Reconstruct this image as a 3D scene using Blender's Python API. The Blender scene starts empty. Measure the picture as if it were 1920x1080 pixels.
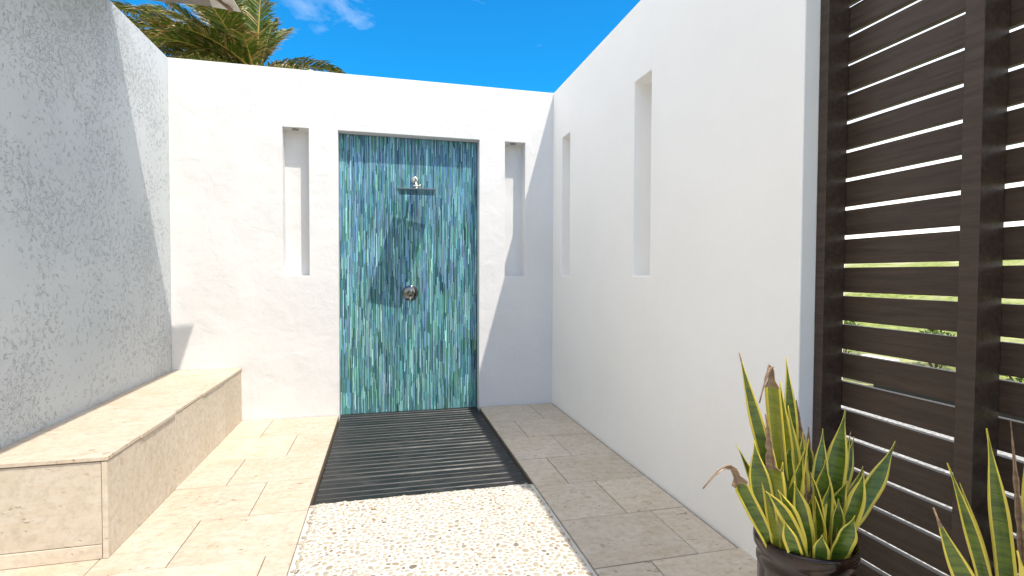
import bpy, bmesh, math, random
from mathutils import Vector, Matrix
from math import radians as R, sin, cos, pi

random.seed(7)
sc = bpy.context.scene
col = sc.collection

# ------------------------------------------------------------------ camera
F = Vector((0.24032251, 0.97032311, -0.02679851))
RT = Vector((0.97068876, -0.2403124, 0.00364489))
UP = Vector((0.00290329, 0.02688897, 0.99963421))
EYE = Vector((0, 0, 1.3))
FPX = 961.83
cd = bpy.data.cameras.new('camera')
cd.sensor_width = 36
cd.lens = FPX / 1920 * 36
cd.clip_start = 0.05
cd.clip_end = 2000
cam = bpy.data.objects.new('camera', cd)
m3 = Matrix((RT, UP, -F)).transposed()
cam.matrix_world = Matrix.Translation(EYE) @ m3.to_4x4()
col.objects.link(cam)
sc.camera = cam

# ------------------------------------------------------------------ light
SUNV = Vector((0.272, -0.406, 1.0)).normalized()      # towards the sun
ELEV = math.asin(SUNV.z)
AZ = math.atan2(SUNV.x, SUNV.y)
sd = bpy.data.lights.new('sun', 'SUN')
sd.energy = 2.8
sd.angle = R(0.55)
sd.color = (1.0, 0.98, 0.955)
so = bpy.data.objects.new('sun', sd)
so.rotation_euler = SUNV.to_track_quat('Z', 'Y').to_euler()
so.location = (3, -4, 12)
col.objects.link(so)

world = bpy.data.worlds.new('World')
sc.world = world
world.use_nodes = True
wn, wl = world.node_tree.nodes, world.node_tree.links
for n in list(wn):
    wn.remove(n)


def wnode(t, **kw):
    n = wn.new(t)
    for k, v in kw.items():
        setattr(n, k, v)
    return n


w_out = wnode('ShaderNodeOutputWorld')
w_bg = wnode('ShaderNodeBackground')
w_bg.inputs['Strength'].default_value = 0.15
w_sky = wnode('ShaderNodeTexSky', sky_type='NISHITA', sun_disc=False)
w_sky.sun_elevation = ELEV
w_sky.sun_rotation = AZ
w_sky.altitude = 0
w_sky.air_density = 1.0
w_sky.dust_density = 0.6
w_sky.ozone_density = 2.0
w_tc = wnode('ShaderNodeTexCoord')
w_sep = wnode('ShaderNodeSeparateXYZ')
wl.new(w_tc.outputs['Generated'], w_sep.inputs[0])
# clear deep blue overhead, hazier towards the horizon
w_rmp = wnode('ShaderNodeMapRange')
w_rmp.inputs['From Min'].default_value = 0.12
w_rmp.inputs['From Max'].default_value = 0.34
w_rmp.inputs['To Min'].default_value = 0.75
w_rmp.inputs['To Max'].default_value = 1.95
wl.new(w_sep.outputs['Z'], w_rmp.inputs['Value'])
w_hs = wnode('ShaderNodeHueSaturation')
w_hs.inputs['Value'].default_value = 1.02
wl.new(w_sky.outputs[0], w_hs.inputs['Color'])
wl.new(w_rmp.outputs[0], w_hs.inputs['Saturation'])
# thin wisps of cloud
w_map = wnode('ShaderNodeMapping')
w_map.inputs['Scale'].default_value = (2.2, 3.4, 5.0)
w_map.inputs['Location'].default_value = (0.35, 0.2, 0.1)
w_map.inputs['Rotation'].default_value = (0.3, 0.4, 0.5)
wl.new(w_tc.outputs['Generated'], w_map.inputs['Vector'])
w_no = wnode('ShaderNodeTexNoise')
w_no.inputs['Scale'].default_value = 1.3
w_no.inputs['Detail'].default_value = 8
w_no.inputs['Roughness'].default_value = 0.58
w_no.inputs['Distortion'].default_value = 0.5
wl.new(w_map.outputs[0], w_no.inputs['Vector'])
# thin cloud beside the palm thickens out of frame above left, added as fill light; it also
# lies as a pale bank along the right, where the fence gaps show white sky


def cloud_bank(direction, lo, hi, amount):
    d = wnode('ShaderNodeVectorMath', operation='DOT_PRODUCT')
    d.inputs[1].default_value = Vector(direction).normalized()
    wl.new(w_tc.outputs['Generated'], d.inputs[0])
    r = wnode('ShaderNodeMapRange', interpolation_type='SMOOTHSTEP')
    r.inputs['From Min'].default_value = lo
    r.inputs['From Max'].default_value = hi
    r.inputs['To Max'].default_value = amount
    wl.new(d.outputs['Value'], r.inputs['Value'])
    return r.outputs[0]


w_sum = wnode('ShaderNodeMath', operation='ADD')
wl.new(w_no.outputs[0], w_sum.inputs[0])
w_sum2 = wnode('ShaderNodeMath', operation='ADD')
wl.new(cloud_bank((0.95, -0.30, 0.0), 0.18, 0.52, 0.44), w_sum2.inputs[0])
wl.new(cloud_bank((-0.60, 0.05, 0.80), 0.52, 0.84, 0.44), w_sum2.inputs[1])  # unseen bank added to fill the right wall and shaded paving
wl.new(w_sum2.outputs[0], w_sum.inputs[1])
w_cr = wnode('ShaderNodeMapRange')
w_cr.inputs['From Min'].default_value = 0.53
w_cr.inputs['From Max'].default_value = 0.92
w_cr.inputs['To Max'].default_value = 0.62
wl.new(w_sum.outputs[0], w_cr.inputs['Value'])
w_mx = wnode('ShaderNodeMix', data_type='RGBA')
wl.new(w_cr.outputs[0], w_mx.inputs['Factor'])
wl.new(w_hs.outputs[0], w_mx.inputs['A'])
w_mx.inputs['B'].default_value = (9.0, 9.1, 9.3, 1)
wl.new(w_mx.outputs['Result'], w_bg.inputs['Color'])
wl.new(w_bg.outputs[0], w_out.inputs['Surface'])

sc.view_settings.view_transform = 'Standard'
sc.view_settings.look = 'None'
sc.view_settings.exposure = 0.92
sc.view_settings.gamma = 1.0
sc.view_settings.use_curve_mapping = False
sc.view_settings.use_white_balance = True      # camera balanced for open shade
sc.view_settings.white_balance_temperature = 7400
sc.view_settings.white_balance_tint = 10
sc.cycles.max_bounces = 10
sc.cycles.diffuse_bounces = 7
sc.cycles.sample_clamp_indirect = 6

# ------------------------------------------------------------------ measured layout (metres)
D = 4.923          # back wall
XL, XR = -1.763, 1.642
H = 3.11
ZB, XB, YB = 0.470, -1.2257, 2.673        # bench
OX0, OX1, OZ1 = -0.410, 0.890, 2.597      # shower recess
REC = 0.118
YE = 1.746         # near end of the right wall
YM = 3.065         # front of the shower decking
XS = 1.815         # face of the fence slats


def at(px, py, Y):
    """world point that the photo pixel shows at distance Y along the yard"""
    d = F + RT * ((px - 960) / FPX) - UP * ((py - 540) / FPX)
    return EYE + d * ((Y - EYE.y) / d.y)


# ------------------------------------------------------------------ materials
def new_mat(name):
    m = bpy.data.materials.new(name)
    m.use_nodes = True
    nt = m.node_tree
    b = nt.nodes['Principled BSDF']
    return m, nt, b


class NT:
    def __init__(s, nt):
        s.nt = nt

    def n(s, t, ins=None, **kw):
        n = s.nt.nodes.new(t)
        for k, v in kw.items():
            setattr(n, k, v)
        for k, v in (ins or {}).items():
            if hasattr(v, 'is_output'):
                s.nt.links.new(v, n.inputs[k])
            else:
                n.inputs[k].default_value = v
        return n

    def coords(s, rnd=False, scale=(1, 1, 1)):
        tc = s.n('ShaderNodeTexCoord')
        v = tc.outputs['Object']
        if rnd:
            oi = s.n('ShaderNodeObjectInfo')
            mul = s.n('ShaderNodeMath', {0: oi.outputs['Random'], 1: 57.0}, operation='MULTIPLY')
            add = s.n('ShaderNodeVectorMath', {0: v, 1: mul.outputs[0]}, operation='ADD')
            v = add.outputs[0]
        if scale != (1, 1, 1):
            mp = s.n('ShaderNodeMapping', {'Vector': v, 'Scale': scale})
            v = mp.outputs[0]
        return v

    def noise(s, v, scale, detail=4, rough=0.55, dist=0.0):
        return s.n('ShaderNodeTexNoise', {'Vector': v, 'Scale': scale, 'Detail': detail, 'Roughness': rough, 'Distortion': dist})

    def rng(s, v, a, b, c=0.0, d=1.0):
        return s.n('ShaderNodeMapRange', {'Value': v, 'From Min': a, 'From Max': b, 'To Min': c, 'To Max': d}).outputs[0]

    def mix(s, f, a, b, blend='MIX'):
        n = s.n('ShaderNodeMix', {'Factor': f}, data_type='RGBA', blend_type=blend)
        for k, v in (('A', a), ('B', b)):
            if hasattr(v, 'is_output'):
                s.nt.links.new(v, n.inputs[k])
            else:
                n.inputs[k].default_value = (*v, 1) if len(v) == 3 else v
        return n.outputs['Result']

    def math(s, op, a, b=0.0):
        return s.n('ShaderNodeMath', {0: a, 1: b}, operation=op).outputs[0]

    def bump(s, h, strength, dist, normal=None):
        ins = {'Height': h, 'Strength': strength, 'Distance': dist}
        if normal is not None:
            ins['Normal'] = normal
        return s.n('ShaderNodeBump', ins).outputs[0]

    def link(s, a, b):
        s.nt.links.new(a, b)


def mat_stucco(name, base, amount=1.0):
    m, nt, b = new_mat(name)
    t = NT(nt)
    v = t.coords()
    big = t.noise(v, 1.3, 4, 0.6)
    fine = t.noise(v, 160, 3, 0.6)
    c = t.mix(t.rng(big.outputs[0], 0.35, 0.7), base, tuple(x * 0.965 for x in base))
    # faint splash marks low down and water marks
    st = t.noise(t.coords(scale=(6, 6, 0.9)), 2.0, 5, 0.6)
    c = t.mix(t.rng(st.outputs[0], 0.58, 0.8, 0, 0.06), c, (0.62, 0.59, 0.55))
    t.link(c, b.inputs['Base Color'])
    b.inputs['Roughness'].default_value = 0.88
    # hand trowelled relief: broad waves, scratches in patches, sand grain
    wav = t.noise(v, 6, 3, 0.5, 0.4)
    scr = t.noise(t.coords(scale=(1, 1, 1.9)), 30, 5, 0.62, 1.6)
    msk = t.rng(t.noise(v, 2.4, 3, 0.5).outputs[0], 0.42, 0.62)
    ridge = t.math('ABSOLUTE', t.math('SUBTRACT', scr.outputs[0], 0.5))
    ridge = t.math('MULTIPLY', t.rng(ridge, 0.0, 0.06, 1, 0), msk)
    n1 = t.bump(wav.outputs[0], 0.35 * amount, 0.02)
    n2 = t.bump(ridge, 0.30 * amount, 0.004, n1)
    n3 = t.bump(fine.outputs[0], 0.25 * amount, 0.0016, n2)
    t.link(n3, b.inputs['Normal'])
    return m


M_WHITE = mat_stucco('white_stucco_rough', (0.695, 0.695, 0.695), 1.15)  # sunlit wall: base set darker than the paint's white
M_WHITE_SHADE_LIFT = mat_stucco('white_stucco_smooth_shade_lift', (0.87, 0.855, 0.835), 0.5)  # same white paint, base lightened to lift this wall's shade


def mat_worm():
    m, nt, b = new_mat('grey_worm_render')
    t = NT(nt)
    v = t.coords()
    nz = t.noise(v, 17, 2.0, 0.5, 1.2)
    line = t.math('ABSOLUTE', t.math('SUBTRACT', nz.outputs[0], 0.5))
    br = t.noise(v, 30, 2, 0.5)
    dens = t.noise(v, 1.6, 3, 0.6)
    nz2 = t.noise(t.n('ShaderNodeVectorMath', {0: v, 1: (7.3, 2.1, 4.4)}, operation='ADD').outputs[0], 33, 2, 0.5, 1.1)
    line2 = t.math('ABSOLUTE', t.math('SUBTRACT', nz2.outputs[0], 0.47))
    g1 = t.rng(line, 0.007, 0.019, 1, 0)
    g2 = t.rng(line2, 0.008, 0.022, 1, 0)
    g = t.math('MAXIMUM', g1, g2)
    thr = t.math('ADD', t.rng(dens.outputs[0], 0.3, 0.7, -0.20, 0.15), br.outputs[0])
    msk = t.rng(thr, 0.47, 0.53)
    g = t.math('MULTIPLY', g, msk)
    big = t.noise(v, 0.9, 4, 0.6)
    c = t.mix(t.rng(big.outputs[0], 0.3, 0.7), (0.44, 0.485, 0.51), (0.545, 0.575, 0.59))
    c = t.mix(t.math('MULTIPLY', g, 0.52), c, (0.20, 0.215, 0.225))  # grooves darkened in the colour for dirt and for shade in their depth
    t.link(c, b.inputs['Base Color'])
    b.inputs['Roughness'].default_value = 0.85
    hgt = t.math('SUBTRACT', 1.0, g)
    n1 = t.bump(t.noise(v, 120, 3, 0.6).outputs[0], 0.3, 0.002)
    n2 = t.bump(hgt, 0.7, 0.004, n1)
    t.link(n2, b.inputs['Normal'])
    return m


M_WORM = mat_worm()


def mat_travertine(name, a, bb, cc, dark=1.0):
    m, nt, b = new_mat(name)
    t = NT(nt)
    v = t.coords(rnd=True)
    oi = t.n('ShaderNodeObjectInfo')
    cloud = t.noise(v, 3.2, 5, 0.62, 0.5)
    vein = t.noise(t.n('ShaderNodeMapping', {'Vector': v, 'Scale': (2.5, 9, 9)}).outputs[0], 3.0, 6, 0.65, 0.4)
    mott = t.noise(v, 26, 5, 0.7)
    c = t.mix(t.rng(cloud.outputs[0], 0.36, 0.66), a, bb)
    c = t.mix(t.rng(vein.outputs[0], 0.45, 0.66, 0, 0.8), c, cc)
    c = t.mix(t.rng(mott.outputs[0], 0.47, 0.70, 0, 0.6), c, tuple(x * 0.74 for x in bb))
    hsv = t.n('ShaderNodeHueSaturation', {'Color': c, 'Value': t.rng(oi.outputs['Random'], 0, 1, 0.93, 1.05)})
    c = hsv.outputs[0]
    # voids: short dark flecks
    vv = t.n('ShaderNodeMapping', {'Vector': v, 'Scale': (0.45, 1.2, 1.2)}).outputs[0]
    wob = t.noise(v, 9, 3, 0.6)
    vv = t.n('ShaderNodeVectorMath', {0: vv, 1: t.n('ShaderNodeVectorMath', {0: wob.outputs['Color'], 'Scale': 0.12}, operation='SCALE').outputs[0]}, operation='ADD').outputs[0]
    vor = t.n('ShaderNodeTexVoronoi', {'Vector': vv, 'Scale': 34.0, 'Randomness': 1.0})
    pick = t.n('ShaderNodeSeparateColor', {0: vor.outputs['Color']})
    pit = t.rng(vor.outputs['Distance'], 0.14, 0.30, 1, 0)
    pm = t.math('GREATER_THAN', pick.outputs[0], 0.66)
    pz = t.rng(t.noise(v, 5, 3, 0.6).outputs[0], 0.38, 0.58)
    pit = t.math('MULTIPLY', t.math('MULTIPLY', pit, pm), pz)
    c = t.mix(t.math('MULTIPLY', pit, 0.75 * dark), c, (0.20, 0.13, 0.075))
    t.link(c, b.inputs['Base Color'])
    t.link(t.rng(mott.outputs[0], 0.3, 0.7, 0.5, 0.75), b.inputs['Roughness'])
    h = t.math('SUBTRACT', t.math('MULTIPLY', mott.outputs[0], 0.3), pit)
    t.link(t.bump(h, 0.45, 0.003), b.inputs['Normal'])
    return m


M_TRAV = mat_travertine('travertine_paving', (0.545, 0.472, 0.385), (0.495, 0.40, 0.295), (0.58, 0.515, 0.435))
M_TRAVB = mat_travertine('travertine_bench', (0.575, 0.505, 0.415), (0.52, 0.44, 0.34), (0.60, 0.545, 0.47), 0.6)


def mat_simple(name, c, rough=0.6, metal=0.0, noise=None, bump=None, spec=None):
    m, nt, b = new_mat(name)
    t = NT(nt)
    v = t.coords()
    if noise:
        sc_, amt = noise
        nz = t.noise(v, sc_, 4, 0.6)
        cc = t.mix(t.rng(nz.outputs[0], 0.3, 0.7), tuple(x * (1 - amt) for x in c), tuple(min(1, x * (1 + amt)) for x in c))
        t.link(cc, b.inputs['Base Color'])
    else:
        b.inputs['Base Color'].default_value = (*c, 1)
    b.inputs['Roughness'].default_value = rough
    b.inputs['Metallic'].default_value = metal
    if bump:
        t.link(t.bump(t.noise(v, bump[0], 4, 0.6).outputs[0], bump[1], bump[2]), b.inputs['Normal'])
    return m


M_GROUT = mat_simple('joint_mortar', (0.19, 0.145, 0.105), 0.95, 0, (30, 0.25), (80, 0.4, 0.003))
M_SUB = mat_simple('dark_tray', (0.012, 0.013, 0.014), 0.8)
M_CHROME = mat_simple('polished_chrome', (0.82, 0.82, 0.83), 0.08, 1.0)
M_DARKCHROME = mat_simple('dark_chrome', (0.14, 0.145, 0.155), 0.10, 1.0)
M_BRASSY = mat_simple('warm_nickel', (0.83, 0.76, 0.66), 0.16, 1.0)


def mat_deck():
    m, nt, b = new_mat('black_decking')
    t = NT(nt)
    v = t.coords(rnd=True)
    gr = t.noise(t.n('ShaderNodeMapping', {'Vector': v, 'Scale': (1.2, 22, 22)}).outputs[0], 3.5, 6, 0.7)
    du = t.noise(v, 4.5, 5, 0.65)
    c = t.mix(t.rng(gr.outputs[0], 0.3, 0.75), (0.004, 0.0046, 0.005), (0.015, 0.0165, 0.0175))
    c = t.mix(t.rng(du.outputs[0], 0.48, 0.72, 0, 0.75), c, (0.042, 0.045, 0.046))
    t.link(c, b.inputs['Base Color'])
    b.inputs['Specular IOR Level'].default_value = 0.45
    t.link(t.rng(du.outputs[0], 0.3, 0.7, 0.36, 0.62), b.inputs['Roughness'])
    t.link(t.bump(gr.outputs[0], 0.5, 0.003), b.inputs['Normal'])
    return m


M_DECK = mat_deck()


def mat_wood():
    m, nt, b = new_mat('dark_brown_stained_timber')
    t = NT(nt)
    v = t.coords(rnd=True)
    gr = t.noise(t.n('ShaderNodeMapping', {'Vector': v, 'Scale': (14, 0.9, 14)}).outputs[0], 4.0, 7, 0.7, 0.3)
    gr2 = t.noise(t.n('ShaderNodeMapping', {'Vector': v, 'Scale': (30, 1.2, 60)}).outputs[0], 4.0, 3, 0.7)
    c = t.mix(t.rng(gr.outputs[0], 0.3, 0.72), (0.032, 0.021, 0.015), (0.074, 0.050, 0.037))
    t.link(c, b.inputs['Base Color'])
    t.link(t.rng(gr2.outputs[0], 0.3, 0.7, 0.40, 0.55), b.inputs['Roughness'])
    b.inputs['Specular IOR Level'].default_value = 0.35
    n1 = t.bump(gr.outputs[0], 0.5, 0.0025)
    t.link(t.bump(gr2.outputs[0], 0.35, 0.0012, n1), b.inputs['Normal'])
    return m


M_WOOD = mat_wood()


def mat_attr(name, rough=0.4, streak=None, bump=None, coat=0.0, spec=0.35):
    """colour of each piece from its own 'col' attribute"""
    m, nt, b = new_mat(name)
    t = NT(nt)
    at_ = t.n('ShaderNodeAttribute', attribute_name='col')
    c = at_.outputs['Color']
    v = t.coords()
    if streak:
        nz = t.noise(t.n('ShaderNodeMapping', {'Vector': v, 'Scale': streak}).outputs[0], 1.0, 5, 0.65, 0.2)
        f = t.rng(nz.outputs[0], 0.3, 0.7, 0.74, 1.26)
        c = t.n('ShaderNodeHueSaturation', {'Color': c, 'Value': f}).outputs[0]
    t.link(c, b.inputs['Base Color'])
    b.inputs['Roughness'].default_value = rough
    b.inputs['Coat Weight'].default_value = coat
    b.inputs['Coat Roughness'].default_value = 0.08
    b.inputs['Specular IOR Level'].default_value = spec
    if bump:
        t.link(t.bump(t.noise(v, bump[0], 4, 0.6).outputs[0], bump[1], bump[2]), b.inputs['Normal'])
    return m


M_GLASS = mat_attr('coloured_glass_sticks', 0.42, (90, 90, 9), None, 0.0, 0.12)
M_MGROUT = mat_simple('mosaic_grout', (0.010, 0.022, 0.040), 0.9)
M_PEB = mat_attr('pebble_stone', 0.55, (30, 30, 30), (60, 0.3, 0.002))
M_MORTAR = mat_simple('white_pebble_mortar', (0.565, 0.535, 0.48), 0.9, 0, (22, 0.05), (70, 0.7, 0.004))


# ------------------------------------------------------------------ mesh helpers
def link_mesh(name, me, mats=None, parent=None):
    o = bpy.data.objects.new(name, me)
    col.objects.link(o)
    if mats:
        for m in (mats if isinstance(mats, (list, tuple)) else [mats]):
            if m.name not in [x.name for x in me.materials if x]:
                me.materials.append(m)
    if parent is not None:
        o.parent = parent
    return o


def obj(name, bm, mats=None, parent=None, smooth=False):
    me = bpy.data.meshes.new(name)
    bm.normal_update()
    bm.to_mesh(me)
    bm.free()
    if smooth:
        for p in me.polygons:
            p.use_smooth = True
    return link_mesh(name, me, mats, parent)


def tag(o, label=None, cat=None, group=None, kind=None):
    for k, v in (('label', label), ('category', cat), ('group', group), ('kind', kind)):
        if v:
            o[k] = v
    return o


def empty(name, loc=(0, 0, 0)):
    o = bpy.data.objects.new(name, None)
    o.location = loc
    o.empty_display_size = 0.1
    col.objects.link(o)
    return o


def add_box(bm, x0, x1, y0, y1, z0, z1, mi=0):
    vs = [bm.verts.new(p) for p in ((x0, y0, z0), (x1, y0, z0), (x1, y1, z0), (x0, y1, z0), (x0, y0, z1), (x1, y0, z1), (x1, y1, z1), (x0, y1, z1))]
    for f in ((3, 2, 1, 0), (4, 5, 6, 7), (0, 1, 5, 4), (1, 2, 6, 5), (2, 3, 7, 6), (3, 0, 4, 7)):
        fc = bm.faces.new([vs[i] for i in f])
        fc.material_index = mi
    return vs


def chamfer_box(x0, x1, y0, y1, z0, z1, b):
    """box with every edge chamfered: the worn arris of a cut piece"""
    bm = bmesh.new()
    add_box(bm, x0, x1, y0, y1, z0, z1)
    bmesh.ops.bevel(bm, geom=bm.edges[:], offset=b, segments=1, affect='EDGES', clamp_overlap=True)
    return bm


def top_chamfer_slab(w, d, t, b, jit=0.0):
    """paver, origin at centre of top; chamfer on the upper arris only"""
    bm = bmesh.new()
    w2, d2 = w / 2, d / 2
    lo = [(-w2, -d2), (w2, -d2), (w2, d2), (-w2, d2)]
    rings = []
    for z, s in ((-t, 0), (-b, 0), (0, b)):
        ring = []
        for (x, y) in lo:
            jx = random.uniform(-jit, jit) if z == 0 else 0
            ring.append(bm.verts.new((x - math.copysign(s, x) + jx, y - math.copysign(s, y) + jx, z)))
        rings.append(ring)
    for a, c in zip(rings, rings[1:]):
        for i in range(4):
            j = (i + 1) % 4
            bm.faces.new((a[i], a[j], c[j], c[i]))
    bm.faces.new(rings[-1])
    return bm


def add_tube(bm, pts, rad, seg=8, caps=True, mi=0):
    pts = [Vector(p) for p in pts]
    if not isinstance(rad, (list, tuple)):
        rad = [rad] * len(pts)
    rings = []
    ref = Vector((0, 0, 1))
    for i, p in enumerate(pts):
        t = (pts[min(i + 1, len(pts) - 1)] - pts[max(i - 1, 0)]).normalized()
        if abs(t.dot(ref)) > 0.95:
            ref = Vector((1, 0, 0)) if abs(t.x) < 0.9 else Vector((0, 1, 0))
        u = t.cross(ref).normalized()
        w = t.cross(u).normalized()
        rings.append([bm.verts.new(p + (u * cos(2 * pi * k / seg) + w * sin(2 * pi * k / seg)) * rad[i]) for k in range(seg)])
    for a, b in zip(rings, rings[1:]):
        for k in range(seg):
            j = (k + 1) % seg
            f = bm.faces.new((a[k], a[j], b[j], b[k]))
            f.smooth = True
            f.material_index = mi
    if caps:
        for r in (rings[0][::-1], rings[-1]):
            f = bm.faces.new(r)
            f.material_index = mi


def add_lathe(bm, prof, seg=48, axis='Z', org=(0, 0, 0), mi=0):
    org = Vector(org)
    rings = []
    for (r, z) in prof:
        ring = []
        for k in range(seg):
            a = 2 * pi * k / seg
            if axis == 'Z':
                p = Vector((r * cos(a), r * sin(a), z))
            else:                      # axis towards the viewer (-Y)
                p = Vector((r * cos(a), -z, r * sin(a)))
            ring.append(bm.verts.new(org + p))
        rings.append(ring)
    for a, b in zip(rings, rings[1:]):
        for k in range(seg):
            j = (k + 1) % seg
            f = bm.faces.new((a[k], a[j], b[j], b[k]))
            f.smooth = True
            f.material_index = mi
    for r in (rings[0][::-1], rings[-1]):
        f = bm.faces.new(r)
        f.material_index = mi


def wall_with_niches(name, us, zs, depth, place, thick, mat, bev=0.006):
    """wall slab whose face is recessed by depth(i,j) in each cell; place(u, d, z) gives the world point"""
    bm = bmesh.new()
    cache = {}

    def V(u, d, z):
        k = (round(u, 5), round(d, 5), round(z, 5))
        if k not in cache:
            cache[k] = bm.verts.new(place(u, d, z))
        return cache[k]

    nu, nz = len(us) - 1, len(zs) - 1
    dep = [[depth(i, j) for j in range(nz)] for i in range(nu)]
    for i in range(nu):
        for j in range(nz):
            d = dep[i][j]
            bm.faces.new((V(us[i], d, zs[j]), V(us[i + 1], d, zs[j]), V(us[i + 1], d, zs[j + 1]), V(us[i], d, zs[j + 1])))
            bm.faces.new((V(us[i], thick, zs[j]), V(us[i], thick, zs[j + 1]), V(us[i + 1], thick, zs[j + 1]), V(us[i + 1], thick, zs[j])))
            if i + 1 < nu and dep[i + 1][j] != d:
                e = dep[i + 1][j]
                bm.faces.new((V(us[i + 1], d, zs[j]), V(us[i + 1], e, zs[j]), V(us[i + 1], e, zs[j + 1]), V(us[i + 1], d, zs[j + 1])))
            if j + 1 < nz and dep[i][j + 1] != d:
                e = dep[i][j + 1]
                bm.faces.new((V(us[i], d, zs[j + 1]), V(us[i + 1], d, zs[j + 1]), V(us[i + 1], e, zs[j + 1]), V(us[i], e, zs[j + 1])))
    for j in range(nz):
        for i, u in ((0, us[0]), (nu - 1, us[-1])):
            bm.faces.new((V(u, dep[i][j], zs[j]), V(u, thick, zs[j]), V(u, thick, zs[j + 1]), V(u, dep[i][j], zs[j + 1])))
    for i in range(nu):
        for j, z in ((0, zs[0]), (nz - 1, zs[-1])):
            bm.faces.new((V(us[i], dep[i][j], z), V(us[i + 1], dep[i][j], z), V(us[i + 1], thick, z), V(us[i], thick, z)))
    bmesh.ops.recalc_face_normals(bm, faces=bm.faces[:])
    o = obj(name, bm, mat)
    bv = o.modifiers.new('worn_edge', 'BEVEL')
    bv.width = bev
    bv.segments = 3
    bv.limit_method = 'ANGLE'
    bv.angle_limit = R(40)
    bv.harden_normals = False
    return o


# ------------------------------------------------------------------ ground and terrain
def smooth(a, b, x):
    t = max(0, min(1, (x - a) / (b - a)))
    return t * t * (3 - 2 * t)


def mat_lawn():
    m, nt, b = new_mat('lawn_grass')
    t = NT(nt)
    v = t.coords()
    a = t.noise(v, 0.5, 5, 0.6)
    f = t.noise(v, 7, 6, 0.8)
    c = t.mix(t.rng(f.outputs[0], 0.40, 0.60), (0.08, 0.13, 0.020), (0.33, 0.36, 0.075))
    c = t.mix(t.rng(a.outputs[0], 0.42, 0.66, 0, 0.85), c, (0.44, 0.41, 0.25))
    t.link(c, b.inputs['Base Color'])
    b.inputs['Roughness'].default_value = 0.9
    t.link(t.bump(f.outputs[0], 0.8, 0.05), b.inputs['Normal'])
    return m


bm = bmesh.new()
xs_ = [-500, -150, -60, -25, -12, -6, 0, 3, 5, 6, 7, 8, 9, 10, 12, 14, 17, 20, 24, 28, 34, 42, 60, 120, 250, 500]
ys_ = [-500, -150, -60, -25, -12, -6, 0, 3, 6, 9, 12, 16, 20, 26, 34, 45, 60, 120, 250, 500]
vv = [[bm.verts.new((x, y, -0.07 + 2.15 * smooth(5.5, 26, x) + (0.12 * sin(x * 0.9 + y * 0.7) * smooth(7, 12, x)))) for y in ys_] for x in xs_]
for i in range(len(xs_) - 1):
    for j in range(len(ys_) - 1):
        bm.faces.new((vv[i][j], vv[i + 1][j], vv[i + 1][j + 1], vv[i][j + 1]))
lawn = tag(obj('lawn', bm, mat_lawn(), smooth=True), kind='structure')

bm = bmesh.new()
add_box(bm, 2.0, 5.2, -6, 9, -0.3, -0.03)
M_GRAVEL = mat_simple('pale_gravel', (0.30, 0.295, 0.28), 0.95, 0, (40, 0.6), (60, 0.9, 0.012))
tag(obj('gravel_path', bm, M_GRAVEL), kind='structure')

# ------------------------------------------------------------------ patio: bed + one object for each paver
patio = empty('patio_floor', (0, 0, 0))
tag(patio, kind='structure')
bm = bmesh.new()
add_box(bm, -4.5, OX0 - 0.006, -6, D + 0.05, -0.25, -0.009)
add_box(bm, OX1 + 0.006, 1.99, -6, D + 0.05, -0.25, -0.009)
obj('paving_bed', bm, M_GROUT, patio)

GAP = 0.0045
rows = [4.915, 4.392, 3.908, 3.440, 2.980, 2.530, 2.080, 1.620, 1.160, 0.700, 0.240, -0.220, -0.680, -1.14, -1.60, -2.06, -2.52, -2.98]
left_j = [[-0.967], [-0.687], [-0.950], [-0.715], [-0.945], [-0.537, -1.16], [-0.85, -1.45], [-0.62, -1.22], [-0.95, -1.5]]
right_j = [[1.392], [1.108], [1.300], [1.108], [1.282], [1.418], [1.170], [1.33], [1.15]]


def pave(x0, x1, joints, r, y1, y0):
    cut = sorted([x0] + [j for j in joints if x0 + 0.05 < j < x1 - 0.05] + [x1])
    for a, b in zip(cut, cut[1:]):
        w, d = b - a - GAP, y1 - y0 - GAP
        bm_ = top_chamfer_slab(w, d, 0.028, 0.0018, 0.0006)
        o = obj('paver', bm_, M_TRAV, patio)
        o.location = ((a + b) / 2, (y0 + y1) / 2, random.uniform(-0.0011, 0.0011))
        o.rotation_euler = (random.uniform(-.0012, .0012), random.uniform(-.0012, .0012), 0)


for r, (y1, y0) in enumerate(zip(rows, rows[1:])):
    lj = left_j[r] if r < len(left_j) else [-0.55 - 0.23 * (r % 2) - k * 0.62 for k in range(7)]
    rj = right_j[r] if r < len(right_j) else [1.18 + 0.15 * (r % 2)]
    if r < 5:
        xl_ = XB - 0.035          # paving stops under the bench facing
    else:
        xl_ = -4.4
        lj = lj + [min(lj) - 0.61 * k for k in range(1, 7)]
    y0c, y1c = y0, y1
    if r == 4:                     # this row passes the corner of the bench
        pave(-4.4, XB - 0.035, [-1.85, -2.45, -3.05], r, YB - 0.02 + 0.05, y0)
    pave(xl_, OX0 - 0.004, lj, r, y1, y0)
    xr_ = XR - 0.012 if y0 > 1.7 else 1.80
    pave(OX1 + 0.004, xr_, rj, r, y1, y0)

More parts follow.
